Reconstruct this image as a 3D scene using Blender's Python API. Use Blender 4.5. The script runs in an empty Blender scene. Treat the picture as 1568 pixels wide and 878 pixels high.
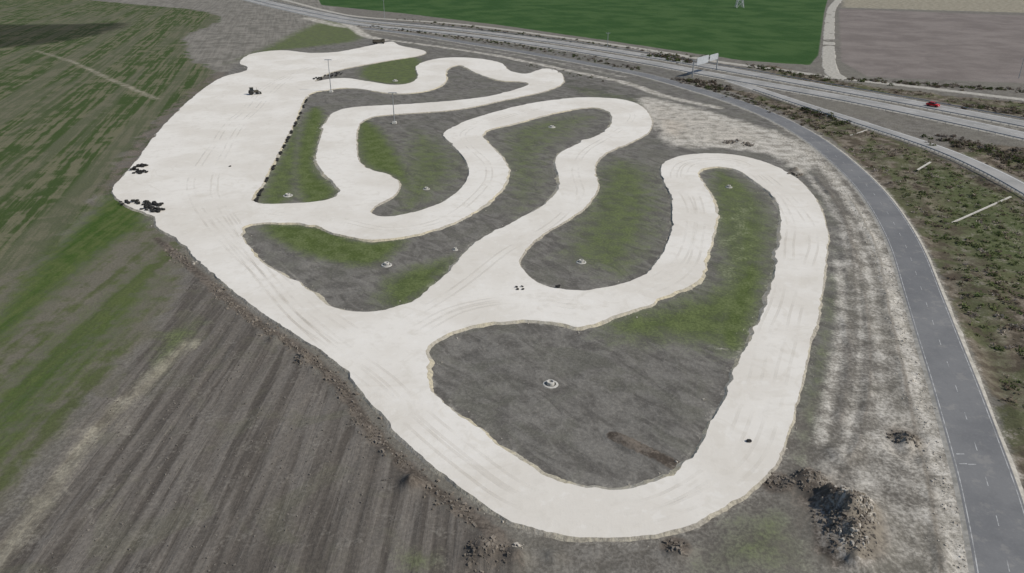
import bpy, math, random
import numpy as np
from mathutils import Vector, geometry
random.seed(7); rng=np.random.default_rng(7)
# ---------------------------------------------------------------- survey -> ground metres
F=1184.0; TH=math.atan(543/F); H=60.0
S_,C_=math.sin(TH),math.cos(TH)
def P(u,v):
    x=u-784.0; y=v-439.0
    d=F*S_+y*C_
    return (H*x/d, H*(F*C_-y*S_)/d)
def cr(pts,closed=True,n=10):
    pts=[np.array(p,float) for p in pts]; N=len(pts); out=[]
    rngi=range(N) if closed else range(N-1)
    for i in rngi:
        if closed: p0,p1,p2,p3=pts[i-1],pts[i],pts[(i+1)%N],pts[(i+2)%N]
        else: p0,p1,p2,p3=pts[max(i-1,0)],pts[i],pts[i+1],pts[min(i+2,N-1)]
        for k in range(n):
            t=k/n
            out.append(0.5*((2*p1)+(-p0+p2)*t+(2*p0-5*p1+4*p2-p3)*t*t+(-p0+3*p1-3*p2+p3)*t**3))
    if not closed: out.append(pts[-1])
    return out
def resample(w,step,closed=True):
    w=np.array(w)
    if closed: w=np.vstack([w,w[:1]])
    L=np.r_[0,np.cumsum(np.hypot(*np.diff(w,axis=0).T))]
    n=max(3,int(L[-1]/step)); s=np.linspace(0,L[-1],n+1)
    if closed: s=s[:-1]
    return np.c_[np.interp(s,L,w[:,0]),np.interp(s,L,w[:,1])]
def G(pts,closed=True,step=0.6,smooth=True):
    q=cr(pts,closed) if smooth else pts
    return resample([P(*p) for p in q],step,closed)
# ---------------------------------------------------------------- numpy value noise
def hsh(ix,iy,seed):
    h=(ix.astype(np.int64)*374761393+iy.astype(np.int64)*668265263+seed*1442695041)&0xffffffff
    h=((h^(h>>13))*1274126177)&0xffffffff
    return ((h^(h>>16))&0xffff)/65535.0
def vn(x,y,seed=0):
    ix=np.floor(x);iy=np.floor(y);fx=x-ix;fy=y-iy
    fx=fx*fx*(3-2*fx);fy=fy*fy*(3-2*fy)
    a=hsh(ix,iy,seed);b=hsh(ix+1,iy,seed);c=hsh(ix,iy+1,seed);d=hsh(ix+1,iy+1,seed)
    return (a*(1-fx)+b*fx)*(1-fy)+(c*(1-fx)+d*fx)*fy
def fbm(x,y,seed=0,o=4):
    s=0;a=.5;t=0
    for i in range(o):
        s=s+a*vn(x*2**i,y*2**i,seed+i*17);t+=a;a*=.55
    return s/t
# ---------------------------------------------------------------- grid
def axis(lo_f,lo,hi,hi_f,f):
    a=[lo]
    while a[-1]<hi: a.append(a[-1]+f(a[-1]))
    st=f(hi)
    while a[-1]<hi_f: st*=1.35; a.append(a[-1]+st)
    b=[];st=f(lo);x=lo
    while x>lo_f: st*=1.35; x-=st; b.append(x)
    return np.array(b[::-1]+a)
GX=axis(-7000,-650,650,7000,lambda x:0.45+max(0,abs(x)-130)*0.012)
GY=axis(-1500,45,1700,9000,lambda y:0.36+(y-45)*0.0075)
NX,NY=len(GX),len(GY)
XX,YY=np.meshgrid(GX,GY)
def dist(w,maxd,closed=False):
    d=np.full((NY,NX),float(maxd)); w=np.array(w)
    n=len(w)
    for i in range(n if closed else n-1):
        a=w[i];b=w[(i+1)%n]
        i0=np.searchsorted(GX,min(a[0],b[0])-maxd);i1=np.searchsorted(GX,max(a[0],b[0])+maxd)
        j0=np.searchsorted(GY,min(a[1],b[1])-maxd);j1=np.searchsorted(GY,max(a[1],b[1])+maxd)
        if i0>=i1 or j0>=j1: continue
        x=XX[j0:j1,i0:i1]-a[0];y=YY[j0:j1,i0:i1]-a[1]
        e=b-a;l=max(e@e,1e-9);t=np.clip((x*e[0]+y*e[1])/l,0,1)
        dd=np.hypot(x-t*e[0],y-t*e[1])
        d[j0:j1,i0:i1]=np.minimum(d[j0:j1,i0:i1],dd)
    return d
def inside(w):
    m=np.zeros((NY,NX),bool);w=np.array(w);n=len(w)
    for i in range(n):
        a=w[i];b=w[(i+1)%n]
        if a[1]==b[1]: continue
        if a[1]>b[1]: a,b=b,a
        j0=np.searchsorted(GY,a[1]);j1=np.searchsorted(GY,b[1])
        if j0>=j1: continue
        xs=a[0]+(GY[j0:j1]-a[1])*(b[0]-a[0])/(b[1]-a[1])
        m[j0:j1]^=(GX[None,:]>xs[:,None])
    return m
def region(pts,soft,step=3.0,smooth=True):
    w=G(pts,True,step,smooth); d=dist(w,soft,True);s=np.where(inside(w),1,-1)
    return np.clip(.5+s*d/(2*soft),0,1)
def line(pts,width,soft):
    w=G(pts,False,3.0); d=dist(w,width/2+soft)
    return np.clip((width/2+soft-d)/soft,0,1)
# ---------------------------------------------------------------- traced layout
OUTER=[(172,295),(184,276),(205,252),(245,200),(290,155),(335,122),(372,111),(379,104),(367,97),(384,84),(430,78),(475,82),(520,80),(575,69),(600,65),(614,71),(650,79),(643,86),(600,93),(560,100),(520,108),(497,116),(482,126),
(505,122),(532,121),(560,125),(600,131),(628,128),(640,118),(637,103),(655,94),(690,89),(735,91),(768,98),(780,109),(806,114),(832,106),(856,111),(863,124),(855,133),(830,142),(770,155),(700,169),(610,176),(565,182),(548,198),(546,225),(550,248),(570,262),(598,270),(612,284),(604,300),(582,314),(568,325),(577,332),(600,333),(640,325),(680,310),(710,286),(718,262),(709,240),(686,217),(680,205),(705,190),(750,175),(810,160),(880,151),(940,152),(975,160),(992,174),(998,190),(990,206),(960,222),(925,238),(911,258),(915,290),(897,318),(865,340),(830,362),(806,384),(796,402),(805,420),(826,436),(860,445),(900,446),(950,437),(990,419),(1014,391),(1027,360),(1030,330),(1027,300),(1014,274),(1014,255),(1030,243),(1070,237),(1120,238),(1165,248),(1205,265),(1235,289),(1256,320),(1267,360),(1264,400),(1255,470),(1241,530),(1226,590),(1212,650),(1190,708),(1152,750),(1100,786),(1040,812),(970,825),(900,826),(830,815),(770,794),(720,760),(670,722),(622,680),(582,638),(542,585),(510,553),(460,519),(400,480),(348,440),(303,400),(265,365),(240,350),(236,334),(215,325),(190,313)]
ISL_A=[(469,149),(500,139),(540,136),(600,144),(650,141),(680,128),(684,108),(705,101),(730,113),(765,124),(806,127),(800,135),(740,150),(640,160),(560,164),(517,171),(499,190),(485,240),(492,262),(514,284),(520,297),(500,308),(450,313),(387,311),(400,285),(425,238),(450,190)]
ISL_D=[(740,204),(790,190),(850,174),(900,166),(930,171),(938,185),(925,203),(888,220),(858,236),(850,252),(857,280),(850,300),(825,320),(780,345),(740,365),(712,390),(690,415),(662,440),(634,463),(585,477),(540,479),(500,468),(478,450),(440,427),(400,402),(374,370),(368,354),(385,345),(430,343),(480,346),(512,359),(560,368),(610,366),(670,352),(720,330),(760,300),(778,270),(772,248),(752,225)]
ISL_F=[(653,542),(662,528),(690,512),(740,497),(800,492),(860,497),(886,502),(930,490),(985,470),(1032,450),(1070,430),(1080,400),(1090,370),(1096,330),(1086,297),(1069,272),(1074,261),(1100,257),(1130,263),(1157,281),(1186,305),(1195,340),(1190,400),(1175,460),(1155,510),(1140,545),(1120,590),(1090,650),(1052,712),(1020,735),(960,752),(890,750),(842,735),(800,712),(740,670),(690,630),(659,595)]
ROAD=[(560,44),(640,54),(720,67),(800,80),(900,98),(980,114),(1050,133),(1130,158),(1195,185),(1250,217),(1300,258),(1338,298),(1368,342),(1391,388),(1411,445),(1436,517),(1462,590),(1487,665),(1511,740),(1527,800),(1540,854),(1552,910),(1570,1000)]
HWN=[(330,-16),(420,6),(500,23),(560,33),(700,46),(850,65),(1000,88),(1100,105),(1200,123),(1300,141),(1400,159),(1500,178),(1568,191),(1760,228)]
HWS=[(330,-13),(415,9),(495,27),(560,39),(700,53),(850,73),(1000,98),(1100,117),(1200,135),(1300,153),(1400,173),(1500,194),(1568,209),(1760,252)]
SLIP=[(1120,124),(1180,144),(1240,164),(1330,193),(1430,226),(1500,255),(1568,290),(1650,340),(1760,420)]
FRONT=[(330,-21),(430,-1),(500,17),(560,27),(700,37),(850,56),(1000,78),(1100,95),(1200,108),(1290,121),(1400,133),(1568,153),(1760,176)]
PATHN=[(1300,-30),(1284,0),(1272,20),(1269,80),(1272,108),(1287,121)]
wroad=G(ROAD,False,2);wn=G(HWN,False,3);wsth=G(HWS,False,3);wslip=G(SLIP,False,2);wfr=G(FRONT,False,3);wpn=G(PATHN,False,3)
def rough(w,amp,seed):
    d=np.roll(w,-1,0)-np.roll(w,1,0);d/=np.hypot(d[:,0],d[:,1])[:,None]+1e-9
    nrm=np.c_[d[:,1],-d[:,0]]
    n=(fbm(w[:,0]*.4,w[:,1]*.4,seed,4)-.5)*2*amp
    n+=np.clip(fbm(w[:,0]*.22,w[:,1]*.22,seed+5,2)-.62,0,1)*amp*6
    n+=(fbm(w[:,0]*1.8,w[:,1]*1.8,seed+9,2)-.5)*amp*.5
    return w+nrm*n[:,None]
outer=rough(G(OUTER,True,.45),.34,1)
holes=[rough(G(h,True,.45),.42,i+2) for i,h in enumerate((ISL_A,ISL_D,ISL_F))]
# ---------------------------------------------------------------- material helpers
def mat(name):
    m=bpy.data.materials.new(name);m.use_nodes=True;nt=m.node_tree
    return m,nt,nt.nodes['Principled BSDF']
class NT:
    def __init__(s,nt): s.nt=nt;s.geo=nt.nodes.new('ShaderNodeNewGeometry').outputs['Position']
    def n(s,t,**k):
        x=s.nt.nodes.new(t)
        for a,b in k.items(): setattr(x,a,b)
        return x
    def l(s,a,b): s.nt.links.new(a,b)
    def setin(s,i,v):
        if isinstance(v,bpy.types.NodeSocket): s.l(v,i)
        else: i.default_value=v
    def noise(s,scale,detail=5,rough=.6,vec=None,dist=0,two=True):
        x=s.n('ShaderNodeTexNoise');x.inputs['Scale'].default_value=scale;x.inputs['Detail'].default_value=detail
        if two: x.noise_dimensions='2D'
        x.inputs['Roughness'].default_value=rough;x.inputs['Distortion'].default_value=dist
        s.l(vec or s.geo,x.inputs['Vector']);return x.outputs['Fac']
    def mapv(s,rot,sc,loc=(0,0,0)):
        r=s.n('ShaderNodeMapping',vector_type='POINT');r.inputs['Rotation'].default_value=(0,0,math.radians(rot))
        s.l(s.geo,r.inputs['Vector'])
        m=s.n('ShaderNodeMapping');m.inputs['Scale'].default_value=sc;m.inputs['Location'].default_value=loc
        s.l(r.outputs[0],m.inputs['Vector']);return m.outputs[0]
    def math(s,op,a,b=0.0,c=0.0):
        x=s.n('ShaderNodeMath',operation=op);s.setin(x.inputs[0],a);s.setin(x.inputs[1],b);s.setin(x.inputs[2],c);return x.outputs[0]
    def rng(s,v,a,b,c=0.,d=1.,sm=True):
        x=s.n('ShaderNodeMapRange');x.interpolation_type='SMOOTHSTEP' if sm else 'LINEAR'
        s.setin(x.inputs['Value'],v)
        for k,q in zip(('From Min','From Max','To Min','To Max'),(a,b,c,d)): x.inputs[k].default_value=q
        return x.outputs[0]
    def mix(s,f,a,b,mode='MIX'):
        x=s.n('ShaderNodeMix',data_type='RGBA',blend_type=mode);s.setin(x.inputs[0],f)
        for i,v in ((6,a),(7,b)):
            if isinstance(v,tuple): x.inputs[i].default_value=(*v,1)
            else: s.l(v,x.inputs[i])
        return x.outputs[2]
    def bump(s,h,strength,dist,bsdf):
        b=s.n('ShaderNodeBump');b.inputs['Strength'].default_value=strength;b.inputs['Distance'].default_value=dist
        s.l(h,b.inputs['Height']);s.l(b.outputs[0],bsdf.inputs['Normal'])
def simple(name,c1,c2,scale=1.0,rough=.8,bump=.0,metal=0.):
    m,nt,b=mat(name);t=NT(nt);n=t.noise(scale,4,.65,two=False)
    t.l(t.mix(t.rng(n,.35,.65),c1,c2),b.inputs['Base Color'])
    b.inputs['Roughness'].default_value=rough;b.inputs['Metallic'].default_value=metal
    b.inputs['Specular IOR Level'].default_value=.2
    if bump: t.bump(n,bump,.1,b)
    return m
def mesh(name,v,f,m=None,smooth=False):
    me=bpy.data.meshes.new(name);me.from_pydata([tuple(map(float,p)) for p in v],[],f);me.update()
    o=bpy.data.objects.new(name,me);bpy.context.scene.collection.objects.link(o)
    if m: me.materials.append(m)
    if smooth:
        for p in me.polygons:p.use_smooth=True
    return o
# ---------------------------------------------------------------- ground masks
def mx(*a):
    r=a[0]
    for b in a[1:]: r=np.maximum(r,b)
    return r
plat=inside(outer)
for h in holes: plat&=~inside(h)
dpl=dist(outer[::3],9,True)
dho=np.full_like(dpl,9.)
for h in holes: dho=np.minimum(dho,dist(h[::3],9,True))
dou=dpl.copy();dpl=np.minimum(dpl,dho)
R=region
grass=mx(
 R([(470,170),(499,175),(487,240),(492,265),(519,292),(500,310),(460,310),(448,250)],4)*1.1,
 R([(425,230),(460,175),(458,300),(390,312)],4)*.86,
 R([(546,185),(585,198),(630,265),(632,300),(598,272),(565,260),(546,240)],5)*1.1,
 R([(400,342),(500,347),(560,368),(625,366),(575,408),(490,400),(420,372)],4)*1.05,
 R([(580,425),(695,390),(695,425),(640,470),(580,475)],5)*.92,
 R([(630,195),(690,215),(722,262),(650,330),(590,340),(600,240)],9)*.72,
 R([(925,478),(1070,433),(1098,330),(1194,330),(1192,430),(1145,545),(1040,535),(920,525)],8)*.88,
 R([(1078,266),(1130,266),(1192,330),(1180,460),(1110,500),(1085,380)],5)*.78,
 R([(1130,400),(1180,420),(1142,545),(1080,510)],4)*1.0,
 R([(915,245),(1012,262),(1028,350),(970,435),(850,400),(850,370)],9)*.76,
 R([(750,205),(935,172),(865,235),(855,300),(780,345)],11)*.66,
 R([(655,98),(684,98),(672,135),(645,138)],4)*.6,
 R([(555,100),(645,88),(638,128),(555,124)],5)*.84,
 R([(1215,640),(1240,520),(1262,430),(1295,440),(1262,660),(1215,740)],5)*.74,
 R([(1080,800),(1180,760),(1240,800),(1250,890),(1050,890)],6)*.68,
 R([(600,830),(680,840),(660,890),(600,890)],3)*.6,
 R([(870,130),(980,150),(1000,170),(900,150)],4)*.55,
 R([(340,100),(400,72),(500,30),(560,60),(420,80),(380,90)],8)*.8,
 R([(230,520),(320,480),(300,530),(230,590)],4)*.72,
 R([(1190,260),(1260,300),(1290,380),(1290,460),(1270,420),(1262,330)],3)*.55)
crop=R([(-900,600),(-900,-20),(240,10),(280,60),(290,90),(330,118),(250,180),(190,245),(160,300),(60,405),(-60,520)],6)
crop2=R([(-400,600),(60,400),(165,305),(225,345),(285,385),(240,500),(110,640),(-60,810),(-500,900)],5)*.95
bright=mx(R([(-40,510),(170,298),(228,343),(165,385),(-40,560)],5)*.92,
          R([(190,420),(250,395),(235,470),(60,660),(-60,790),(-60,640)],8)*.7)
green_top=R([(478,-20),(492,8),(620,21),(760,38),(900,58),(1050,80),(1140,93),(1240,100),(1253,85),(1262,20),(1272,-20),(1290,-60),(300,-60)],3,3,False)
brownfield=R([(1285,14),(1568,24),(1800,40),(1800,145),(1568,128),(1330,118),(1288,95)],3,3,False)
beige=mx(R([(1290,-60),(1288,12),(1568,20),(1900,25),(1900,-60)],5,3,False)*.9,
         line([(55,78),(110,95),(170,122),(240,152)],2.0,2)*.7,
         line([(290,525),(230,580),(130,680),(60,780),(0,850),(-30,890)],.8,3.2)*.66,
         R([(90,665),(190,610),(215,640),(130,690)],5)*.6,
         R([(-100,70),(240,10),(330,118),(250,100),(150,50)],20)*.2)
baregrey=R([(150,-30),(300,-60),(480,-10),(505,28),(400,75),(330,118),(290,95),(200,25)],8)
lot=R([(975,150),(1060,163),(1150,188),(1225,215),(1265,245),(1225,270),(1180,240),(1100,228),(1030,225),(1005,205)],3.5)
strip=mx(line([(1180,200),(1240,235),(1285,285),(1325,345),(1350,400),(1370,470),(1395,560),(1425,660),(1450,760),(1470,878),(1480,960)],1.4,2.8)*.82,
         line([(1225,255),(1262,300),(1290,350),(1300,420)],.6,2.2)*.6,
         line([(1300,330),(1330,420),(1345,520),(1352,600),(1330,700),(1310,800)],.5,2.2)*.66,
         line([(1283,400),(1290,480),(1275,580),(1255,680)],.5,2.2)*.7,
         line([(1310,400),(1318,500),(1312,600),(1290,700)],.3,1.4)*.62,
         R([(1270,330),(1380,450),(1440,740),(1420,890),(1250,890),(1240,700),(1290,560)],7)*.58,
         R([(1360,620),(1430,640),(1470,890),(1400,890),(1370,760)],3)*.66,
         R([(1300,700),(1350,720),(1370,760),(1340,790),(1310,760)],3)*.74)
tread=mx(line([(1300,300),(1342,380),(1360,470),(1382,560),(1400,650),(1425,760),(1440,878)],.3,.7),
         line([(1308,300),(1350,380),(1369,470),(1391,560),(1410,650),(1434,760),(1452,878)],.25,.6)*.8,
         line([(1290,330),(1316,410),(1330,500),(1332,590),(1315,680),(1290,730)],.25,.7)*.85,
         line([(1240,260),(1280,310),(1302,370),(1310,450)],.3,.8)*.8,
         line([(1270,440),(1300,520),(1296,600),(1275,690)],.3,.9)*.7)
shoulder=mx(line([(600,62),(740,82),(860,106),(960,128),(1020,148),(1100,165)],3.0,2.5)*.78,
            line([(560,48),(640,60),(720,73),(860,98),(960,119)],2,4)*.5,
            line([(475,20),(520,33),(545,45),(560,55),(590,62)],4,4)*.85,
            line([(470,28),(520,40),(540,42)],6,5)*.75,
            line([(860,62),(1050,88)],2,4)*.5)
rp=np.maximum(np.clip(1-(dho-.8)/1.8,0,1)*.34,np.clip(1-(dou-.8)/1.6,0,1)*.32*(XX>0))
median=mx(line(HWN,12,5)*.45,line(HWS,12,5)*.45,line(SLIP,6,3)*.45,line(FRONT,5,3)*.5,line(ROAD,7.5,1.8)*.58)
isl_light=mx(R([(1095,350),(1160,300),(1150,400),(1110,460)],8)*.4,line([(1085,532),(1150,541)],.3,.6)*.6,R([(1120,300),(1150,330),(1130,400)],4)*.36)
chalk=mx(lot*.84,strip,shoulder,rp,median,isl_light)
def spot(u,v,r): 
    x,y=P(u,v); return np.clip(1.4-np.hypot(XX-x,YY-y)/r,0,1)
spoil=mx(line([(240,366),(300,416),(345,456),(400,500),(460,537),(520,592),(560,650),(610,705),(660,748),(720,792),(760,822)],.8,1.8)*.72,
         line([(340,112),(290,150),(245,195),(200,250),(168,292)],6,4)*.5,
         line([(940,668),(1042,716)],1.4,.7)*.9,tread*.6,
         R([(1180,720),(1290,730),(1330,770),(1290,870),(1220,790)],3)*.66,
         R([(1250,765),(1340,765),(1355,860),(1255,865)],2)*.95,
         R([(700,830),(800,825),(810,878),(700,878)],2.5)*.6, spot(1035,838,2)*.8,spot(632,742,2)*.7,spot(1385,668,3)*.7,spot(1190,740,2.6)*.85,spot(1240,735,2.6)*.8,spot(1215,262,2.5)*.7,
         R([(1020,185),(1060,192),(1050,212),(1015,205)],5)*.3)
rust=mx(R([(1000,178),(1060,188),(1055,214),(1008,207)],6)*.62,R([(1375,640),(1420,650),(1420,720),(1370,700)],3)*.55,R([(985,155),(1100,180),(1180,215),(1100,225),(1010,200)],6)*.42)
verge=R([(1075,128),(1180,150),(1300,190),(1430,235),(1568,300),(1800,420),(1800,1000),(1630,1000),(1590,878),(1545,700),(1510,590),(1440,430),(1400,350),(1320,255),(1260,205),(1150,150)],2.5)
verge2=R([(1180,100),(1290,125),(1400,140),(1568,158),(1800,190),(1800,215),(1568,178),(1400,150),(1200,118)],3)*.9
verge3=R([(1450,225),(1568,225),(1800,280),(1800,380),(1568,275)],3)
verge=mx(verge,verge2,verge3)
vgreen=mx(R([(1390,240),(1470,260),(1568,310),(1700,400),(1700,520),(1568,440),(1480,400),(1430,330)],8)*.8,line([(1330,225),(1420,330),(1500,470),(1568,640)],2,5)*.5)
plough=R([(240,500),(290,420),(330,450),(400,505),(460,545),(540,625),(620,705),(700,775),(760,815),(800,900),(850,1200),(-800,1200),(-60,850),(110,660)],5)
island=(~plat)&(R([(380,80),(1000,100),(1270,300),(1250,600),(900,830),(600,640),(380,380)],4)>.5)
damp_and_cloud_shade=mx(R([(-300,40),(60,38),(195,36),(130,58),(0,74),(-300,90)],9)*1.25,  # this first patch is a cloud's cast shadow, painted into the field colour
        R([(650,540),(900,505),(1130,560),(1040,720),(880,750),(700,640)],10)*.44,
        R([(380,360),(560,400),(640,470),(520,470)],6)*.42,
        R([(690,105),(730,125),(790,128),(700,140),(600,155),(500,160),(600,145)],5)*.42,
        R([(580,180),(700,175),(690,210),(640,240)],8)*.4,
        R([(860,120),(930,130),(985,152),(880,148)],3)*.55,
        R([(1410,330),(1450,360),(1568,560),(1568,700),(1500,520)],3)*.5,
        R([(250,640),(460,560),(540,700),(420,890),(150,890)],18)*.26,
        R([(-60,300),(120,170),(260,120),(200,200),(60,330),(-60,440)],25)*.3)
# ---------------------------------------------------------------- heights
near=mx(np.where(dpl<1.6,1,0),line(ROAD,7,3),line(HWN,12,3),line(HWS,12,3),line(SLIP,6,3),line(FRONT,5,3),np.clip(2.2-(dpl)/1.5,0,1),plat.astype(float))
free=1-np.clip(near,0,1)
Z=(fbm(XX*.12,YY*.12,3,4)-.5)*.5*free
Z+=free*verge*(fbm(XX*.08,YY*.08,11,4)-.6)*2.4
Z+=free*plough*((fbm(XX*.8,YY*.06,33,3)-.5)*.22+(fbm(XX*.5,YY*.5,31,3)-.5)*.2)
Z+=free*spoil*np.clip(fbm(XX*.35,YY*.35,21,4)-.35,0,1)*1.6
def bump(u,v,r,h,s=.9):
    global Z
    x,y=P(u,v);d=np.hypot(XX-x,YY-y)/r
    Z=Z+free*h*np.exp(-d*d*1.8)*(0.35+1.3*fbm(XX*s,YY*s,int(u),4))
for b in [(1190,740,2.2,1.2),(1240,738,2.2,1.3),(1298,785,3.4,2.4),(1308,828,3,1.8),(1265,765,1.8,1.2),(740,848,2.4,1.),(790,858,1.6,1.2),(1035,840,1.6,.9),(632,742,1.6,1.),(1385,672,2.4,.9),(470,550,1.8,1.),(345,440,1.8,1.),(532,600,1.6,.9),(600,690,1.4,.7),(1310,860,2,.9),(425,520,1.6,.9),(1130,218,2.4,.8),(1215,262,2,.8),(850,850,1.8,.6),(1290,700,2.,.6)]: bump(*b)
ring=dist(G([(1385,655),(1412,675),(1405,700),(1375,690),(1370,665)],True,1),1.5,True);Z-=free*np.clip(1-ring/1.5,0,1)*.4
# ---------------------------------------------------------------- ground mesh
me=bpy.data.meshes.new('ground');nv=NX*NY
co=np.stack([XX,YY,Z],-1).reshape(-1,3).astype(np.float32)
me.vertices.add(nv);me.vertices.foreach_set('co',co.ravel())
idx=np.arange(nv).reshape(NY,NX)
q=np.stack([idx[:-1,:-1],idx[:-1,1:],idx[1:,1:],idx[1:,:-1]],-1).reshape(-1,4)
nf=len(q);me.loops.add(nf*4);me.loops.foreach_set('vertex_index',q.ravel().astype(np.int32))
me.polygons.add(nf);me.polygons.foreach_set('loop_start',(np.arange(nf)*4).astype(np.int32));me.polygons.foreach_set('use_smooth',np.ones(nf,bool))
me.update(calc_edges=True)
def attr(name,a,b,c,d):
    at=me.color_attributes.new(name,'FLOAT_COLOR','POINT')
    at.data.foreach_set('color',np.stack([a,b,c,d],-1).reshape(-1).astype(np.float32))
attr('ma',grass,chalk,spoil,plough)
attr('mb',crop,bright,beige,damp_and_cloud_shade)
attr('mc',green_top,brownfield,verge,baregrey)
attr('md',crop2,island.astype(float),vgreen,rust)
ground=bpy.data.objects.new('ground',me);bpy.context.scene.collection.objects.link(ground)
m,nt,bs=mat('ground_soil_and_grass');t=NT(nt)
def A(name):
    a=t.n('ShaderNodeAttribute',attribute_name=name);s=t.n('ShaderNodeSeparateColor');t.l(a.outputs['Color'],s.inputs[0])
    return s.outputs[0],s.outputs[1],s.outputs[2],a.outputs['Alpha']
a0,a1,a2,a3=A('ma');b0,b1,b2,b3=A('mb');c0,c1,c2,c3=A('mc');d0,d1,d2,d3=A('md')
nb=t.noise(.035,3,.55);nm=t.noise(.3,6,.58);nf_=t.noise(1.9,5,.7);nx=t.noise(.11,4,.6,dist=.6)
fA=t.noise(1,4,.6,t.mapv(0,(.62,.028,1)),dist=.25);fB=t.noise(1,3,.6,t.mapv(-15,(.55,.02,1)))
fC=t.noise(1,3,.6,t.mapv(0,(.2,.012,1)))
fD=t.noise(1,4,.62,t.mapv(-38,(.36,.13,1)),dist=1.2)
mixn=t.math('ADD',t.math('MULTIPLY',nm,.6),t.math('MULTIPLY',nf_,.4))
def lay(prev,mask,col,noise,k=1.2,lo=.34,hi=.66):
    f=t.rng(t.math('ADD',mask,t.math('MULTIPLY',t.math('SUBTRACT',noise,.5),k)),lo,hi)
    return t.mix(f,prev,col)
c=t.mix(t.rng(mixn,.38,.62),(.135,.123,.105),(.205,.19,.165))
c=t.mix(t.rng(nb,.4,.6,0,.5),c,(.18,.168,.138))
scr=t.math('ADD',t.math('MULTIPLY',fD,.6),t.math('MULTIPLY',nm,.4))
isl=t.mix(t.rng(scr,.36,.62),(.115,.107,.095),(.195,.184,.163))
isl=t.mix(t.rng(nx,.45,.65,0,.55),isl,(.15,.146,.118))
isl=t.mix(t.rng(nf_,.62,.72,0,.3),isl,(.27,.25,.215))
c=t.mix(d1,c,isl)
c=lay(c,c3,t.mix(t.rng(t.math('ADD',t.math('MULTIPLY',fB,.4),t.math('MULTIPLY',nx,.6)),.35,.65),(.15,.14,.118),(.25,.232,.20)),nx)
pl=t.mix(t.rng(fA,.38,.6),(.092,.081,.069),(.172,.155,.134))
pl=t.mix(t.rng(fC,.42,.6,0,.45),pl,(.12,.106,.09))
pl=t.mix(t.rng(nx,.50,.68,0,.35),pl,(.145,.14,.098))
pl=t.mix(t.rng(mixn,.54,.68,0,.5),pl,(.21,.193,.165))
c=lay(c,a3,pl,nm,.9)
cropc=t.mix(t.rng(t.math('ADD',fB,t.math('MULTIPLY',t.math('SUBTRACT',nx,.5),.7)),.36,.58),(.145,.14,.085),(.052,.078,.024))
cropc=t.mix(t.rng(t.noise(1,3,.5,t.mapv(-15,(.1,.004,1),(3,2,0))),.46,.62,0,.6),cropc,(.135,.13,.088))
c=lay(c,b0,cropc,nx)
crop2c=t.mix(t.rng(t.math('ADD',fC,t.math('MULTIPLY',t.math('SUBTRACT',nm,.5),.5)),.4,.62),(.15,.138,.105),(.095,.105,.05))
c=lay(c,d0,crop2c,nx)
c=lay(c,b1,t.mix(t.rng(t.math('ADD',t.math('MULTIPLY',fA,.5),t.math('MULTIPLY',nm,.5)),.38,.62),(.05,.088,.018),(.095,.12,.04)),mixn,1.0,.22,.85)
vc=t.mix(t.rng(nm,.4,.6),(.09,.074,.053),(.18,.152,.115))
vc=t.mix(t.rng(nx,.46,.6,0,.7),vc,(.095,.105,.048))
vc=t.mix(t.rng(t.math('ADD',d2,t.math('MULTIPLY',t.math('SUBTRACT',mixn,.5),1.6)),.3,.8,0,.8),vc,(.085,.105,.042))
vc=t.mix(t.rng(mixn,.54,.66,0,.6),vc,(.27,.23,.20))
c=lay(c,c2,vc,nm)
c=lay(c,a0,t.mix(t.rng(mixn,.38,.62),(.075,.102,.028),(.125,.152,.06)),mixn,1.1,.32,1.0)
c=lay(c,a2,t.mix(t.rng(mixn,.4,.6),(.075,.062,.05),(.155,.132,.108)),mixn,1.2)
c=lay(c,b2,t.mix(t.rng(nm,.35,.65),(.235,.21,.155),(.34,.31,.24)),mixn,.8,.25,.95)
c=t.mix(t.rng(c0,.4,.6),c,t.mix(t.rng(t.math('ADD',nb,t.math('MULTIPLY',fB,.3)),.5,.8),(.034,.078,.020),(.056,.105,.032)))
c=lay(c,c1,t.mix(t.rng(t.math('ADD',t.math('MULTIPLY',nb,.6),t.math('MULTIPLY',nx,.4)),.35,.65),(.175,.15,.135),(.23,.2,.18)),nm,.4)
c=lay(c,a1,t.mix(t.rng(mixn,.35,.65),(.35,.322,.27),(.57,.535,.47)),mixn,1.15,.25,1.0)
c=lay(c,d3,t.mix(t.rng(mixn,.35,.65),(.38,.315,.24),(.50,.44,.36)),mixn,1.2,.28,1.0)
c=lay(c,t.math('MULTIPLY',a2,t.math('GREATER_THAN',a1,.45)),(.215,.188,.15),mixn,.8,.4,.8)
damp_shade=t.rng(t.math('ADD',b3,t.math('MULTIPLY',t.math('SUBTRACT',nx,.5),.8)),.3,1.15,0,.95)
c=t.mix(damp_shade,c,t.mix(.62,c,(.0,.0,.0)))  # darkens base colour: damp soil plus the painted cloud shadow at top left
c=t.mix(1.0,c,t.mix(t.rng(nf_,.3,.7),(.84,.84,.84),(1.12,1.12,1.12)),'MULTIPLY')
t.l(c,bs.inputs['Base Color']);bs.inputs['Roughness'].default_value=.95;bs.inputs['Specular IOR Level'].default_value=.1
hh=t.math('ADD',t.math('MULTIPLY',nf_,.4),t.math('ADD',t.math('MULTIPLY',nm,.6),t.math('MULTIPLY',t.math('MULTIPLY',fA,a3),.9)))
t.bump(hh,.55,.4,bs)
me.materials.append(m)
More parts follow.
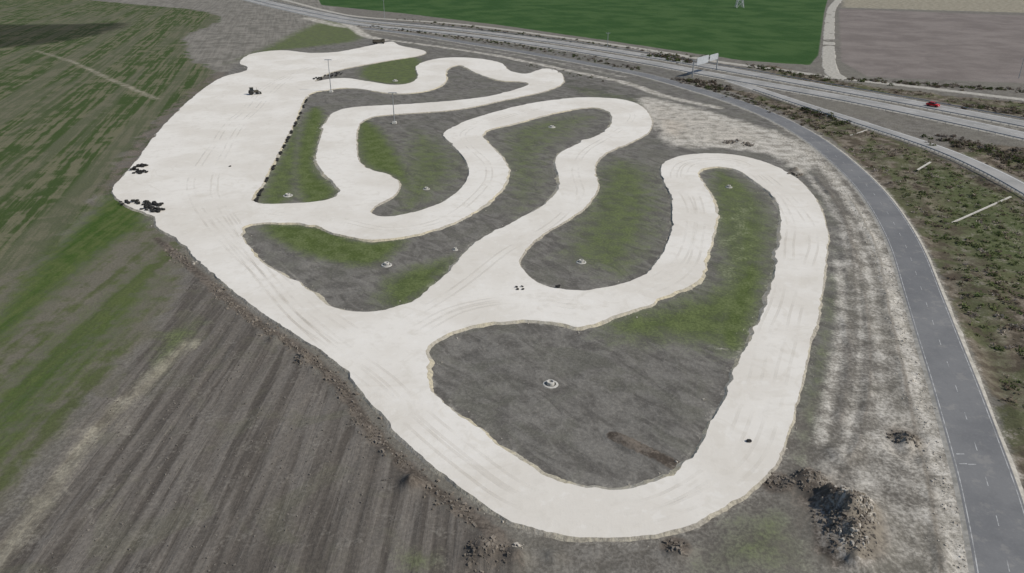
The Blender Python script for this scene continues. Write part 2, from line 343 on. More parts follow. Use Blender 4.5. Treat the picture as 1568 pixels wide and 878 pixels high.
# ---------------------------------------------------------------- chalk circuit
mc,nt,bs=mat('compacted_chalk');t=NT(nt)
n1=t.noise(.05,3,.55);n2=t.noise(.4,5,.62);n3=t.noise(3.5,3,.7);st=t.noise(.13,5,.62,dist=2.0)
c=t.mix(t.rng(n1,.38,.62),(.665,.625,.555),(.735,.70,.635))
c=t.mix(t.rng(n2,.50,.72,0,.36),c,(.58,.54,.47))
c=t.mix(t.rng(st,.56,.66,0,.26),c,(.56,.515,.435))
c=t.mix(t.rng(n3,.52,.74,0,.15),c,(.52,.485,.42))
c=t.mix(t.rng(n2,.30,.42,.3,0),c,(.79,.765,.71))
t.l(c,bs.inputs['Base Color']);bs.inputs['Roughness'].default_value=.95;bs.inputs['Specular IOR Level'].default_value=.1
t.bump(t.math('ADD',n2,t.math('MULTIPLY',n3,.3)),.3,.12,bs)
def bankmat(name,ca,cb,cd):
    me_,nt,bs=mat(name);t=NT(nt)
    n1=t.noise(.12,4,.6);n2=t.noise(1.6,5,.7)
    c=t.mix(t.rng(n1,.42,.6),ca,cb)
    c=t.mix(t.rng(n2,.40,.66,0,.8),c,cd)
    t.l(c,bs.inputs['Base Color']);bs.inputs['Roughness'].default_value=.95;t.bump(n2,.8,.3,bs);return me_
mbi=bankmat('chalk_embankment',(.43,.40,.335),(.55,.49,.35),(.32,.285,.22))
mbo=bankmat('dusty_embankment',(.37,.34,.285),(.45,.41,.32),(.20,.178,.145))
ZT=.3
loops=[outer]+holes
tri=geometry.tessellate_polygon([[Vector((p[0],p[1],0)) for p in l] for l in loops])
V=[(p[0],p[1],ZT) for l in loops for p in l];Fc=[tuple(f) for f in tri]
def area(w): return .5*np.sum(w[:,0]*np.roll(w[:,1],-1)-np.roll(w[:,0],-1)*w[:,1])
circ=mesh('kart_circuit',V,Fc,mc)
import bmesh
bm=bmesh.new();bm.from_mesh(circ.data)
for f in bm.faces:
    if f.normal.z<0:f.normal_flip()
bm.to_mesh(circ.data);bm.free()
for li,w in enumerate(loops):
    V=[];Fs=[]
    d=np.roll(w,-3,0)-np.roll(w,3,0);d/=np.hypot(d[:,0],d[:,1])[:,None]+1e-9
    nrm=np.c_[d[:,1],-d[:,0]]*np.sign(area(w))*(1 if li==0 else -1)
    wd=(.2 if li==0 else .25)+(.9 if li==0 else 1.4)*fbm(w[:,0]*.2,w[:,1]*.2,40,3)**1.5
    md=w+nrm*(wd*.45)[:,None]; lo=w+nrm*wd[:,None]
    n=len(w);nz=fbm(w[:,0]*1.1,w[:,1]*1.1,50,2)
    for i in range(n):
        V+=[(w[i,0],w[i,1],ZT),(md[i,0],md[i,1],ZT-.08-.15*nz[i]),(lo[i,0],lo[i,1],-.12)]
    for i in range(n):
        j=(i+1)%n
        for k in (0,1): Fs.append((3*i+k,3*j+k,3*j+k+1,3*i+k+1))
    mesh('track_embankment',V,Fs,mbo if li==0 else mbi,True)
# ---------------------------------------------------------------- roads
def normals(w):
    d=np.gradient(w,axis=0);d/=np.hypot(d[:,0],d[:,1])[:,None]+1e-9;return np.c_[d[:,1],-d[:,0]]
def ribbon(name,w,a,b,z,m,skirt=0,parent=None):
    n=normals(w);V=[];Fc=[]
    a=np.broadcast_to(a,len(w));b=np.broadcast_to(b,len(w))
    for i in range(len(w)):
        p=w[i]+n[i]*a[i];q=w[i]+n[i]*b[i]
        if skirt:
            p2=w[i]+n[i]*(a[i]-skirt);q2=w[i]+n[i]*(b[i]+skirt)
            V+=[(*p2,-.15),(*p,z),(*q,z),(*q2,-.15)]
        else: V+=[(*p,z),(*q,z)]
    k=4 if skirt else 2
    for i in range(len(w)-1):
        for j in range(k-1): Fc.append((k*i+j,k*i+j+1,k*(i+1)+j+1,k*(i+1)+j))
    o=mesh(name,V,Fc,m)
    if skirt:
        o.data.materials.append(mgr)
        for i,p in enumerate(o.data.polygons):
            if i%3!=1: p.material_index=1
    if parent:o.parent=parent
    return o
def dashes(name,w,off,width,dash,gap,z,m,parent,s0=2,s1=1e9):
    L=np.r_[0,np.cumsum(np.hypot(*np.diff(w,axis=0).T))];n=normals(w);V=[];Fc=[];s=s0
    def at(s):
        c=np.array([np.interp(s,L,w[:,0]),np.interp(s,L,w[:,1])]);k=np.array([np.interp(s,L,n[:,0]),np.interp(s,L,n[:,1])]);return c,k
    while s+dash<min(L[-1],s1):
        b=len(V)
        for q in (s,s+dash):
            c,k=at(q)
            for e in (-1,1): V.append((*(c+k*(off+e*width/2)),z))
        Fc.append((b,b+1,b+3,b+2));s+=dash+gap
    o=mesh(name,V,Fc,m);o.parent=parent
def asphalt(name,c1,c2,dust=(.36,.34,.30)):
    m,nt,b=mat(name);t=NT(nt);n1=t.noise(.08,3,.6);n2=t.noise(2.5,5,.7);n3=t.noise(.35,5,.7)
    c=t.mix(t.rng(n1,.35,.65),c1,c2);c=t.mix(t.rng(n3,.52,.7,0,.3),c,tuple(x*.8 for x in c1));c=t.mix(t.rng(n2,.45,.75,0,.3),c,tuple(x*1.25 for x in c2))
    c=t.mix(t.rng(n3,.32,.45,.22,0),c,dust)
    t.l(c,b.inputs['Base Color']);b.inputs['Roughness'].default_value=.85;b.inputs['Specular IOR Level'].default_value=.2;t.bump(n2,.2,.03,b);return m
mgr=simple('gravel',(.32,.30,.255),(.48,.45,.39),.8)
mroad=asphalt('asphalt',(.155,.156,.158),(.188,.188,.187));mhw=asphalt('worn_asphalt',(.27,.265,.25),(.35,.34,.32),(.43,.41,.37))
mwh=simple('worn_white_paint',(.24,.24,.235),(.50,.50,.485),.9)
mwh2=simple('white_paint',(.6,.6,.58),(.78,.78,.76),1.2)
r=ribbon('road',wroad,-3.3,3.3,.16,mroad,1.0)
ribbon('edge_line_1',wroad,-3.05,-2.94,.166,mwh,parent=r);ribbon('edge_line_2',wroad,2.94,3.05,.166,mwh,parent=r)
dashes('centre_line',wroad,0,.10,1.8,5.5,.166,mwh,r)
V=[];Fc=[]
for (u,v) in ((1470,697),(1474,712),(1488,713)):
    x,y=P(u,v);b=len(V)
    for ex,ey in ((-.5,-.09),(.5,-.09),(.5,.09),(-.5,.09)): V.append((x+ex,y+ey,.170))
    Fc.append((b,b+1,b+2,b+3))
o=mesh('painted_mark',V,Fc,mwh);o.parent=r
hw=ribbon('highway',wn,-5.2,5.2,.2,mhw,1.2)
h2=ribbon('highway',wsth,-5.2,5.2,.2,mhw,1.2)
for h_,w in ((hw,wn),(h2,wsth)):
    ribbon('edge_line_1',w,-4.4,-4.15,.21,mwh2,parent=h_);ribbon('edge_line_2',w,3.5,3.75,.21,mwh2,parent=h_)
    dashes('lane_line',w,-.3,.2,5,8,.21,mwh2,h_)
sl=ribbon('slip_road',wslip,-2.8,2.8,.15,mhw,.8)
ribbon('edge_line_1',wslip,-2.5,-2.3,.156,mwh2,parent=sl);ribbon('edge_line_2',wslip,2.3,2.5,.156,mwh2,parent=sl)
ribbon('gravel_path',wfr,-2,2,.12,mgr,1.0);ribbon('gravel_path',wpn,-3.0,3.0,.1,mgr,1.0)
# faint wheel tracks pressed into the chalk
mt,nt,bs=mat('wheel_track_dust');t=NT(nt)
n1=t.noise(.07,3,.55)
bs.inputs['Base Color'].default_value=(.54,.50,.43,1);bs.inputs['Roughness'].default_value=.95
t.l(t.rng(n1,.40,.68,0.0,.15),bs.inputs['Alpha'])
T1=[(330,330),(400,430),(500,520),(575,585),(630,645),(710,712),(800,765),(900,790),(1000,785),(1090,745),(1142,690),(1172,600),(1197,500),(1228,400),(1226,340),(1190,290),(1130,250),(1065,249),(1042,266),(1060,310),(1060,360),(1045,405),(1000,438),(900,468),(800,458),(700,475),(620,520)]
T2=[(420,328),(520,337),(600,350),(680,335),(740,295),(745,260),(705,208),(780,180),(880,160),(955,170),(965,190),(900,230),(882,260),(885,300),(845,342),(770,388),(700,445),(620,500),(560,540)]
T4=[(630,78),(500,98),(420,130),(350,200),(300,280),(330,340),(420,450),(520,530)]
z=ZT+.004
for ti,(T,offs) in enumerate(((T1,(-1.7,.9)),(T2,(.2,)),(T4,(-4,1)))):
    w=G(T,False,.8)
    for k,o in enumerate(offs):
        s=np.arange(len(w))*.8
        wob=o+2.6*(vn(s*.03,s*0+k,ti)-.5)+.6*(vn(s*.09,s*0,ti+k+5)-.5)
        for side in (-.85,.85):
            ribbon('wheel_track',w,wob+side-.25,wob+side+.25,z,mt)
            z+=.0015
# ---------------------------------------------------------------- generic builders
mst=simple('galvanised_steel',(.32,.33,.34),(.45,.46,.47),3,.5,0,.6)
mcon=simple('concrete',(.40,.385,.35),(.55,.53,.48),2,.9,.2)
mdk=simple('black_rubber',(.018,.018,.018),(.045,.043,.04),3,.8)
def guard(w,off,name):
    n=normals(w);V=[];Fc=[]
    for i in range(len(w)):
        c=w[i]+n[i]*off
        for dx,z in ((0,.45),(.06,.52),(0,.6),(.06,.68),(0,.76)): V.append((*(c+n[i]*dx),z+.1))
    for i in range(len(w)-1):
        for k in range(4): Fc.append((5*i+k,5*(i+1)+k,5*(i+1)+k+1,5*i+k+1))
        c=w[i]+n[i]*(off+.1);b=len(V)
        for z in (-.1,.85):
            for ex,ey in ((-.06,-.06),(.06,-.06),(.06,.06),(-.06,.06)): V.append((c[0]+ex,c[1]+ey,z))
        for k in range(4): Fc.append((b+k,b+(k+1)%4,b+4+(k+1)%4,b+4+k))
    mesh(name,V,Fc,mst)
guard(wn,-6.3,'guardrail');guard(wsth,6.3,'guardrail');guard(wn,6.2,'guardrail');guard(wslip[12:],3.6,'guardrail')
def lathe(bm,prof,seg,loc=(0,0,0),axis='Z'):
    rings=[]
    for r,z in prof:
        ring=[]
        for k in range(seg):
            a=2*math.pi*k/seg
            p=(r*math.cos(a),r*math.sin(a),z)
            if axis=='Y':p=(p[0],p[2],p[1])
            if axis=='X':p=(p[2],p[0],p[1])
            ring.append(bm.verts.new((p[0]+loc[0],p[1]+loc[1],p[2]+loc[2])))
        rings.append(ring)
    for a,b in zip(rings,rings[1:]):
        for k in range(seg): bm.faces.new((a[k],a[(k+1)%seg],b[(k+1)%seg],b[k]))
    for ring in (rings[0],rings[-1]):
        try: bm.faces.new(ring)
        except: pass
def box(bm,c,s,tx=1,ty=1):
    vs=[]
    for dz in (-.5,.5):
        kx,ky=(tx,ty) if dz>0 else (1,1)
        for dx,dy in ((-.5,-.5),(.5,-.5),(.5,.5),(-.5,.5)): vs.append(bm.verts.new((c[0]+dx*s[0]*kx,c[1]+dy*s[1]*ky,c[2]+dz*s[2])))
    for f in ((0,3,2,1),(4,5,6,7),(0,1,5,4),(1,2,6,5),(2,3,7,6),(3,0,4,7)): bm.faces.new([vs[i] for i in f])
def fin(bm,name,m,parent=None,loc=None,rz=0,bev=0):
    bmesh.ops.recalc_face_normals(bm,faces=bm.faces)
    me=bpy.data.meshes.new(name);bm.to_mesh(me);bm.free();me.materials.append(m)
    o=bpy.data.objects.new(name,me);bpy.context.scene.collection.objects.link(o)
    if parent:o.parent=parent
    if loc:o.location=loc
    o.rotation_euler[2]=rz
    if bev:
        b=o.modifiers.new('b','BEVEL');b.width=bev;b.segments=2
    return o
def empty(name,u,v,z=0,rz=0):
    o=bpy.data.objects.new(name,None);bpy.context.scene.collection.objects.link(o);x,y=P(u,v);o.location=(x,y,z);o.rotation_euler[2]=rz;return o
def lamp_post(u,v,h=10):
    e=empty('lamp_post',u,v,-.05)
    bm=bmesh.new();lathe(bm,[(.2,0),(.16,h*.4),(.11,h)],10);fin(bm,'pole',mst,e)
    bm=bmesh.new();box(bm,(0,0,.3),(1.6,1.6,.7),.85,.85);fin(bm,'concrete_base',mcon,e,bev=.04)
    bm=bmesh.new();box(bm,(0,0,h),(2.6,.14,.14))
    for x in (-1.2,-.4,.4,1.2): box(bm,(x,-.15,h-.1),(.5,.4,.28),.8,.6)
    fin(bm,'floodlights',mst,e)
lamp_post(604,189,10.5);lamp_post(507,141,13)
def util(u,v,h):
    e=empty('utility_pole',u,v,-.2);bm=bmesh.new();lathe(bm,[(.2,0),(.12,h)],8);box(bm,(0,0,h-.4),(2.4,.15,.15));
    for x in(-1,0,1): lathe(bm,[(.06,h-.3),(.09,h-.1),(.04,h+.1)],6,(x,0,0))
    fin(bm,'pole_with_crossarm',mst,e)
util(589,29,14);util(930,75,9);util(1560,120,9)
e=empty('electricity_pylon',1132,12,-.2);bm=bmesh.new()
def strut(bm,a,b,r=.12):
    a=Vector(a);b=Vector(b);d=(b-a);x=d.orthogonal().normalized()*r;y=d.cross(x).normalized()*r
    v=[bm.verts.new(p+q) for p in(a,b) for q in (x,y,-x,-y)]
    for k in range(4): bm.faces.new((v[k],v[(k+1)%4],v[4+(k+1)%4],v[4+k]))
lv=[(0,3.2),(6,2.3),(12,1.5),(18,.9),(24,.5)]
for (z0,w0),(z1,w1) in zip(lv,lv[1:]):
    q0=[(sx*w0,sy*w0,z0) for sx,sy in((-1,-1),(1,-1),(1,1),(-1,1))];q1=[(sx*w1,sy*w1,z1) for sx,sy in((-1,-1),(1,-1),(1,1),(-1,1))]
    for k in range(4):
        strut(bm,q0[k],q1[k],.25);strut(bm,q0[k],q1[(k+1)%4],.16);strut(bm,q0[(k+1)%4],q1[k],.16);strut(bm,q1[k],q1[(k+1)%4])
for z in (18,21,24):
    for s in(-1,1): strut(bm,(0,0,z+.8),(s*5,0,z));strut(bm,(0,0,z),(s*5,0,z))
fin(bm,'lattice_tower',simple('pale_steel',(.5,.5,.5),(.6,.6,.6)),e)
def ringobj(u,v,r):
    e=empty('drain_manhole',u,v,0,random.random()*6)
    bm=bmesh.new();lathe(bm,[(r*1.05,-.1),(r*.97,.1),(r*.72,.13),(r*.66,-.1)],28);
    fin(bm,'gravel_collar',mcon,e)
    bm=bmesh.new();lathe(bm,[(r*.5,-.1),(r*.5,.5),(r*.47,.55),(r*.34,.55),(r*.3,.2)],24);box(bm,(0,0,.3),(r*.16,r*.6,.05));fin(bm,'concrete_ring',mcon,e)
for a in ((843,589,1.15),(592,406,1.05),(890,402,1.0),(1116,287,.9),(845,195,1.2),(653,290,.9),(697,383,.6),(441,300,1.2),(605,124,1.2)): ringobj(*a)
def torus(V,Fc,c,R_,r_,tilt,az,ns=10,nr=6):
    b=len(V);ct,st_=math.cos(tilt),math.sin(tilt);ca,sa=math.cos(az),math.sin(az)
    for i in range(ns):
        a=2*math.pi*i/ns
        for j in range(nr):
            p=2*math.pi*j/nr;rr=R_+r_*math.cos(p)
            x,y,z=rr*math.cos(a),rr*math.sin(a),r_*1.3*math.sin(p)
            y,z=y*ct-z*st_,y*st_+z*ct
            V.append((c[0]+x*ca-y*sa,c[1]+x*sa+y*ca,c[2]+z))
    for i in range(ns):
        for j in range(nr): Fc.append((b+i*nr+j,b+((i+1)%ns)*nr+j,b+((i+1)%ns)*nr+(j+1)%nr,b+i*nr+(j+1)%nr))
def tyre_pile(u,v,n,spread,base=ZT,name='tyre_pile',h=.8,ax=1.3,rr=.32):
    x,y=P(u,v);V=[];Fc=[]
    for i in range(n):
        a=random.random()*6.28;q=random.random()**.7*spread
        z=base+.13+max(0,(1-q/spread))*h*random.random()
        torus(V,Fc,(x+q*math.cos(a)*ax,y+q*math.sin(a),z),rr,rr*.4,random.uniform(-.5,.5),random.random()*6)
    mesh(name,V,Fc,mdk,True)
for a in ((219,257,22,1.7),(215,266,20,1.5),(207,262,8,1.4),(236,316,24,1.6),(241,325,20,1.3),(222,314,9,1.5),(205,312,5,1.3),(192,312,6,1.6),(228,322,9,1.5),(488,122,16,2.2),(505,118,14,2.6),(518,114,12,2.4)): tyre_pile(*a)
for a in ((353,257,2,.3),(797,444,4,.7),(852,442,4,.7),(1146,680,2,.25)): tyre_pile(*a[:4],name='loose_tyres',h=.05,rr=.2)
w=G([(467,152),(450,188),(425,236),(400,284),(386,311)],False,.9);V=[];Fc=[]
for i,p in enumerate(w):
    if vn(np.array([i*.3]),np.array([0.]),3)[0]<.42: continue
    for k in range(random.choice((1,1,2))): torus(V,Fc,(p[0]+.9+random.uniform(-.2,.2),p[1]+random.uniform(-.15,.15),.2+k*.26),.30,.12,random.uniform(-.1,.1),0)
mesh('tyre_barrier',V,Fc,mdk,True)
# rocks / rubble
def rocks(name,pts,smin,smax,m):
    V=[];Fc=[]
    base=[(-1,-1,-1),(1,-1,-1),(1,1,-1),(-1,1,-1),(-.7,-.7,1),(.7,-.6,1),(.6,.7,1),(-.7,.6,1)]
    fs=((0,3,2,1),(4,5,6,7),(0,1,5,4),(1,2,6,5),(2,3,7,6),(3,0,4,7))
    for x,y,z in pts:
        s=smin+(smax-smin)*random.random()**3;a=random.random()*6.28;ca,sa=math.cos(a),math.sin(a);b=len(V)
        kx,ky,kz=s*random.uniform(.6,1.3),s*random.uniform(.5,1),s*random.uniform(.4,.8)
        for p in base:
            px,py,pz=[q*k+random.uniform(-.25,.25)*s for q,k in zip(p,(kx,ky,kz))]
            V.append((x+px*ca-py*sa,y+px*sa+py*ca,z+pz+kz*.2))
        Fc+=[tuple(b+i for i in f) for f in fs]
    return mesh(name,V,Fc,m)
def hz(x,y):
    i=min(max(np.searchsorted(GX,x)-1,0),NX-2);j=min(max(np.searchsorted(GY,y)-1,0),NY-2)
    fx=(x-GX[i])/(GX[i+1]-GX[i]);fy=(y-GY[j])/(GY[j+1]-GY[j])
    return (Z[j,i]*(1-fx)+Z[j,i+1]*fx)*(1-fy)+(Z[j+1,i]*(1-fx)+Z[j+1,i+1]*fx)*fy
mrk=simple('pale_limestone',(.34,.31,.26),(.50,.455,.39),1.5)
mbr=simple('broken_earth',(.12,.102,.082),(.23,.20,.165),.7,.95,.3)
mcl=simple('field_soil_clod',(.10,.09,.078),(.20,.18,.155),1.2,.95,.3)
def cluster(u,v,n,r):
    x,y=P(u,v);o=[]
    for i in range(n):
        a=random.random()*6.28;q=r*random.random()**.7;px,py=x+q*math.cos(a),y+q*math.sin(a);o.append((px,py,hz(px,py)))
    return o
rocks('rubble_heap',cluster(1312,785,120,1.9)+cluster(1326,800,90,1.3)+cluster(1302,838,60,1.6)+cluster(1290,770,30,1.2),.06,.30,mrk)
rocks('earth_clods',cluster(1290,800,420,3.2)+cluster(1300,835,220,2.6)+cluster(1240,740,200,2.4)+cluster(1190,738,120,2)+cluster(745,850,160,2.6)+cluster(345,440,80,2)+cluster(470,550,70,2)+cluster(532,600,60,2)+cluster(1035,840,80,1.5)+cluster(1385,672,90,2),.05,.28,mbr)
rocks('rubble_heap',cluster(1118,218,60,2.6)+cluster(1145,222,50,2.2)+cluster(1215,268,50,2.5),.15,.55,mbr)
rocks('rubble_heap',cluster(793,838,22,.7)+cluster(300,403,16,.9)+cluster(1060,712,30,1.6),.06,.28,mrk)
wp=rng.uniform([-60,58],[10,150],(6000,2));pc=[]
for x,y in wp:
    i_=min(max(np.searchsorted(GX,x)-1,0),NX-2);j_=min(max(np.searchsorted(GY,y)-1,0),NY-2)
    if plough[j_,i_]>.6 and free[j_,i_]>.5 and vn(np.array([x*.15]),np.array([y*.08]),4)[0]>.4: pc.append((x,y,hz(x,y)))
rocks('field_clods',pc,.04,.17,mcl)
ed=G([(240,366),(300,416),(345,456),(400,500),(460,537),(520,592),(560,650),(610,705),(660,748),(720,792),(760,822)],False,.3);pe=[]
for i in range(1300):
    p=ed[random.randrange(len(ed))];x=p[0]+random.gauss(0,.8);y=p[1]+random.gauss(0,.8)
    if vn(np.array([x*.15]),np.array([y*.15]),14)[0]<.5: continue
    i_=min(max(np.searchsorted(GX,x)-1,0),NX-2);j_=min(max(np.searchsorted(GY,y)-1,0),NY-2)
    if not plat[j_,i_]: pe.append((x,y,hz(x,y)))
rocks('spoil_ridge',pe,.06,.30,mbr)
pts=[]
for w,n,s in ((G([(1180,200),(1240,235),(1285,285),(1325,345),(1352,400),(1372,470),(1398,560),(1428,660),(1455,760),(1470,878)],False,.3),2200,1.4),(outer,500,1.0),(holes[2],450,.9),(holes[1],400,.9),(holes[0],200,1.0)):
    for i in range(n):
        p=w[random.randrange(len(w))];x=p[0]+random.gauss(0,s);y=p[1]+random.gauss(0,s)
        i_=min(max(np.searchsorted(GX,x)-1,0),NX-2);j_=min(max(np.searchsorted(GY,y)-1,0),NY-2)
        if plat[j_,i_]: continue
        pts.append((x,y,hz(x,y)))
rocks('scattered_stones',pts,.04,.18,mrk)
def channel(a,b,wd=.28):
    w=G([a,b],False,1.0,False);n=normals(w);V=[];Fc=[]
    for i,p in enumerate(w):
        z0=max(hz(*p),-.1)+.1
        for o,z in ((-wd,z0-.2),(-wd,z0+.05),(-wd*.6,z0+.05),(-wd*.4,z0-.06),(wd*.4,z0-.06),(wd*.6,z0+.05),(wd,z0+.05),(wd,z0-.2)): V.append((*(p+n[i]*o),z))
    for i in range(len(w)-1):
        for k in range(7): Fc.append((8*i+k,8*i+k+1,8*i+8+k+1,8*i+8+k))
    mesh('drainage_channel',V,Fc,mcon)
channel((1458,341),(1548,301),.2);channel((1405,260),(1425,248),.22);channel((1302,208),(1328,199),.22)
# ---------------------------------------------------------------- shrubs
def leafmat():
    m,nt,b=mat('scrub_foliage');t=NT(nt);a=t.n('ShaderNodeAttribute',attribute_name='tint')
    t.l(a.outputs['Color'],b.inputs['Base Color'])
    b.inputs['Roughness'].default_value=.9;b.inputs['Specular IOR Level'].default_value=.1
    tr=t.n('ShaderNodeBsdfTranslucent');t.l(a.outputs['Color'],tr.inputs[0]);ms=t.n('ShaderNodeMixShader');ms.inputs[0].default_value=.35
    t.l(b.outputs[0],ms.inputs[1]);t.l(tr.outputs[0],ms.inputs[2]);t.l(ms.outputs[0],nt.nodes['Material Output'].inputs[0]);return m
mleaf=leafmat()
def shrubs(name,centres,nl=26):
    n=len(centres);C=np.array([c[:3] for c in centres]);Rr=np.array([c[3] for c in centres]);T=np.array([c[4] for c in centres])
    tot=n*nl;ci=np.repeat(np.arange(n),nl)
    d=rng.normal(size=(tot,3));d/=np.linalg.norm(d,axis=1)[:,None];rad=rng.random(tot)**.45
    d[:,2]=np.abs(d[:,2])*.7;pos=C[ci]+d*(rad*Rr[ci])[:,None]*rng.uniform(.7,1.2,(tot,1))
    a=rng.normal(size=(tot,3))*[1,1,.5];a/=np.linalg.norm(a,axis=1)[:,None];b=np.cross(a,rng.normal(size=(tot,3))*[1,1,2.5]);b/=np.linalg.norm(b,axis=1)[:,None]
    s=(Rr[ci]*rng.uniform(.14,.30,tot))[:,None]
    V=np.stack([pos-a*s-b*s*.5,pos+a*s-b*s*.4,pos+a*s*.6+b*s*.6,pos-a*s*.7+b*s*.7],1).reshape(-1,3)
    me=bpy.data.meshes.new(name);me.vertices.add(tot*4);me.vertices.foreach_set('co',V.astype(np.float32).ravel())
    me.loops.add(tot*4);me.loops.foreach_set('vertex_index',np.arange(tot*4,dtype=np.int32));me.polygons.add(tot);me.polygons.foreach_set('loop_start',(np.arange(tot)*4).astype(np.int32));me.update(calc_edges=True)
    col=np.ones((tot,4));col[:,:3]=T[ci]*rng.uniform(.7,1.4,(tot,1))
    at=me.color_attributes.new('tint','FLOAT_COLOR','POINT');at.data.foreach_set('color',np.repeat(col,4,0).astype(np.float32).ravel())
    me.materials.append(mleaf);o=bpy.data.objects.new(name,me);bpy.context.scene.collection.objects.link(o)
GRN=[(.10,.13,.05),(.13,.155,.06),(.08,.10,.04),(.155,.165,.08)];DRY=[(.20,.165,.12),(.26,.22,.175),(.14,.108,.082),(.33,.285,.245)]
def scatter_region(mask,lo,hi,n,smin,smax,pg,seed=5):
    x=rng.uniform(lo[0],hi[0],n*6);y=rng.uniform(lo[1],hi[1],n*6)
    i=np.clip(np.searchsorted(GX,x)-1,0,NX-1);j=np.clip(np.searchsorted(GY,y)-1,0,NY-1)
    ok=(mask[j,i]>.7)&(free[j,i]>.8)&(vn(x*.12,y*.12,seed)+.35*vn(x*.5,y*.5,seed+1)+.4*vgreen[j,i]>.56)
    out=[]
    for k in np.nonzero(ok)[0][:n]:
        g=vgreen[j[k],i[k]]
        t=random.choice(GRN if random.random()<pg+.55*g else DRY)
        out.append((x[k],y[k],Z[j[k],i[k]],smin+(smax-smin)*random.random()**2.8,t))
    return out
cs=scatter_region(verge,(60,50),(330,420),9000,.25,1.15,.3)
shrubs('roadside_scrub',cs,20)
def row(pts,n,spread,smin,smax,pg):
    w=G(pts,False,.5);o=[]
    for i in range(n):
        p=w[random.randrange(len(w))];x=p[0]+random.gauss(0,spread);y=p[1]+random.gauss(0,spread)
        o.append((x,y,hz(x,y),random.uniform(smin,smax),tuple(q*.65 for q in random.choice(GRN if random.random()<pg else DRY))))
    return o
shrubs('roadside_bushes',row([(1035,122),(1075,128),(1110,138)],90,2.5,.7,2.0,.3)+row([(1000,85),(1040,92),(1060,96)],60,3,.8,2.4,.5)+row([(1140,100),(1270,123)],90,2.5,.5,1.5,.5)+row([(1225,165),(1300,192)],80,1.5,.4,1.4,.5)
 +row([(1300,122),(1568,140)],160,3,.4,1.5,.4)+row([(560,40),(700,57),(850,80),(980,108)],220,3,.4,1.4,.5)+row([(620,30),(900,66),(1100,92)],130,3,.4,1.4,.6)+row([(810,100),(930,125)],30,2,.4,.9,.5)+row([(1110,142),(1200,172),(1260,200)],120,2.5,.4,1.2,.35),34)
shrubs('dry_scrub',row([(1480,160),(1568,172),(1700,190)],110,4,.6,1.6,.3)+row([(1450,215),(1568,245),(1700,300)],260,4,.5,1.8,.25),30)
# ---------------------------------------------------------------- gantry sign
mpan=simple('sign_panel_back',(.36,.38,.40),(.44,.46,.48),1,.5)
e=empty('overhead_sign_gantry',1060,119,0);x0,y0=P(1060,119);x1,y1=P(1097,108)
dx,dy=x1-x0,y1-y0;L=math.hypot(dx,dy);e.rotation_euler[2]=math.atan2(dy,dx)
bm=bmesh.new()
for x in (0,L): box(bm,(x,0,3.6),(.45,.45,7.4),.8,.8)
for z in (6.2,7.4):
    for y in (-.4,.4): box(bm,(L/2,y,z),(L,.14,.14))
n=int(L/1.6)
for k in range(n):
    xa,xb=L*k/n,L*(k+1)/n
    for y in(-.4,.4): strut(bm,(xa,y,6.2 if k%2 else 7.4),(xb,y,7.4 if k%2 else 6.2),.06)
fin(bm,'gantry_frame',mst,e)
bm=bmesh.new();box(bm,(L*.32,-.55,6.8),(L*.46,.1,3.4));box(bm,(L*.78,-.55,6.8),(L*.34,.1,2.8));fin(bm,'sign_panels',mpan,e,bev=.03)
# ---------------------------------------------------------------- vehicles
mred=simple('red_car_paint',(.45,.012,.015),(.5,.015,.018),1,.35)
mgl=simple('vehicle_glass',(.02,.025,.03),(.03,.035,.04),1,.15)
def wheel(bm,x,y,r,wd): lathe(bm,[(r*.3,-wd/2),(r*.92,-wd/2),(r,-wd*.3),(r,wd*.3),(r*.92,wd/2),(r*.3,wd/2)],16,(x,y,r),'Y')
def car(u,v,rz,paint,name):
    e=empty(name,u,v,.2,rz);e.scale=(1.1,1.1,1.1)
    prof=[(-2.1,.35),(-2.15,.75),(-2.0,.95),(-1.0,1.02),(1.1,.95),(2.0,.78),(2.12,.5),(2.05,.3)]
    bm=bmesh.new();A_=[bm.verts.new((x,-.85,z)) for x,z in prof];B_=[bm.verts.new((x,.85,z)) for x,z in prof]
    bm.faces.new(A_);bm.faces.new(B_[::-1])
    for k in range(len(prof)): q=(k+1)%len(prof);bm.faces.new((A_[k],B_[k],B_[q],A_[q]))
    fin(bm,'body',paint,e,bev=.07)
    bm=bmesh.new();box(bm,(-.35,0,1.2),(2.5,1.55,.45),.68,.84);fin(bm,'windows',mgl,e,bev=.04)
    bm=bmesh.new();box(bm,(-.35,0,1.45),(1.65,1.28,.05),.95,.95);fin(bm,'roof',paint,e,bev=.02)
    bm=bmesh.new()
    for x in(-1.3,1.3):
        for y in(-.8,.8): wheel(bm,x,y,.32,.22)
    fin(bm,'wheels',mdk,e)
    bm=bmesh.new()
    for y in(-.6,.6): box(bm,(2.08,y,.62),(.08,.3,.14))
    fin(bm,'headlights',mwh2,e)
wd_=np.array(P(1440,166))-np.array(P(1416,162))
car(1428,164,math.atan2(wd_[1],wd_[0]),mred,'red_car')
mye=simple('dark_machine_paint',(.05,.045,.035),(.09,.08,.06),1,.6)
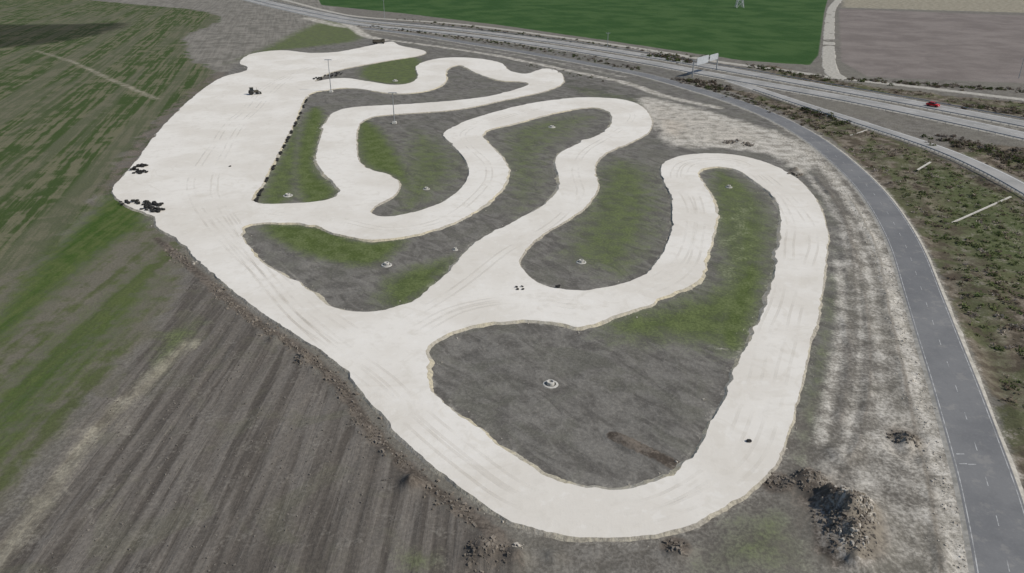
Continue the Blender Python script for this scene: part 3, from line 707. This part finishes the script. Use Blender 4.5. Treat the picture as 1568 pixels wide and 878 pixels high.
def tractor(u,v,rz,name='tractor'):
    e=empty(name,u,v,ZT,rz)
    bm=bmesh.new();box(bm,(1.3,0,1.25),(2.0,.9,.8),.9,.85);box(bm,(0,0,.85),(3.6,.6,.4));fin(bm,'bonnet_and_chassis',mye,e,bev=.06)
    bm=bmesh.new();box(bm,(-.5,0,2.0),(1.5,1.4,1.3),.85,.85);fin(bm,'cab_glass',mgl,e,bev=.04)
    bm=bmesh.new();box(bm,(-.5,0,2.7),(1.5,1.45,.12));box(bm,(-.8,.95,1.6),(1.4,.4,.1));box(bm,(-.8,-.95,1.6),(1.4,.4,.1));lathe(bm,[(.05,1.6),(.05,2.7)],8,(1.6,.3,0));fin(bm,'roof_and_fenders',mye,e,bev=.03)
    bm=bmesh.new();wheel(bm,-.8,-.95,.85,.5);wheel(bm,-.8,.95,.85,.5);wheel(bm,1.6,-.8,.55,.38);wheel(bm,1.6,.8,.55,.38);fin(bm,'wheels',mdk,e)
    bm=bmesh.new();box(bm,(2.9,0,.5),(.5,2.2,.7),.6,1);box(bm,(2.2,.5,.8),(1.4,.12,.16));box(bm,(2.2,-.5,.8),(1.4,.12,.16));fin(bm,'front_bucket',mye,e,bev=.03)
tractor(388,146,.5)
def truck(u,v,rz):
    e=empty('tipper_truck',u,v,ZT,rz)
    bm=bmesh.new();box(bm,(0,0,.8),(7,.9,.35));fin(bm,'chassis',mdk,e)
    bm=bmesh.new();box(bm,(2.7,0,1.7),(1.7,2.3,1.8),.9,.95);fin(bm,'cab',mye,e,bev=.08)
    bm=bmesh.new();box(bm,(3.35,0,2.1),(.5,2.0,.7),.8,.9);fin(bm,'windscreen',mgl,e)
    bm=bmesh.new()
    box(bm,(-.9,0,1.15),(5,2.4,.15));box(bm,(-.9,1.15,1.75),(5,.1,1.1));box(bm,(-.9,-1.15,1.75),(5,.1,1.1));box(bm,(-3.35,0,1.75),(.1,2.2,1.1));box(bm,(1.55,0,1.8),(.1,2.2,1.3));fin(bm,'tipper_body',mye,e)
    bm=bmesh.new()
    for x in(-2.6,-1.4,2.6):
        for y in(-1,1): wheel(bm,x,y,.5,.35)
    fin(bm,'wheels',mdk,e)
truck(580,68,.3)
# ---------------------------------------------------------------- light, sky, camera
sc=bpy.context.scene
az=Vector((.82,-.25));el=math.radians(44);az.normalize()
dr=Vector((az.x*math.cos(el),az.y*math.cos(el),math.sin(el)))
L_=bpy.data.lights.new('sun','SUN');L_.energy=3.4;L_.angle=math.radians(.5);L_.color=(1,.955,.88)
so=bpy.data.objects.new('sun',L_);sc.collection.objects.link(so);so.rotation_euler=dr.to_track_quat('Z','Y').to_euler();so.location=(0,0,200)
wd=bpy.data.worlds.new('World');sc.world=wd;wd.use_nodes=True;nt=wd.node_tree
sk=nt.nodes.new('ShaderNodeTexSky');sk.sky_type='NISHITA';sk.sun_disc=False;sk.sun_elevation=el;sk.sun_rotation=math.atan2(az.x,az.y)
nt.links.new(sk.outputs[0],nt.nodes['Background'].inputs[0]);nt.nodes['Background'].inputs[1].default_value=.09
cd=bpy.data.cameras.new('camera');cam=bpy.data.objects.new('camera',cd);sc.collection.objects.link(cam)
cam.location=(0,0,H);cam.rotation_euler=(math.pi/2-TH,0,0);cd.sensor_width=36;cd.lens=F/1568*36;cd.clip_end=30000;cd.clip_start=1
sc.camera=cam
sc.view_settings.view_transform='Standard';sc.view_settings.look='None';sc.view_settings.exposure=0
print('grid',NX,NY)
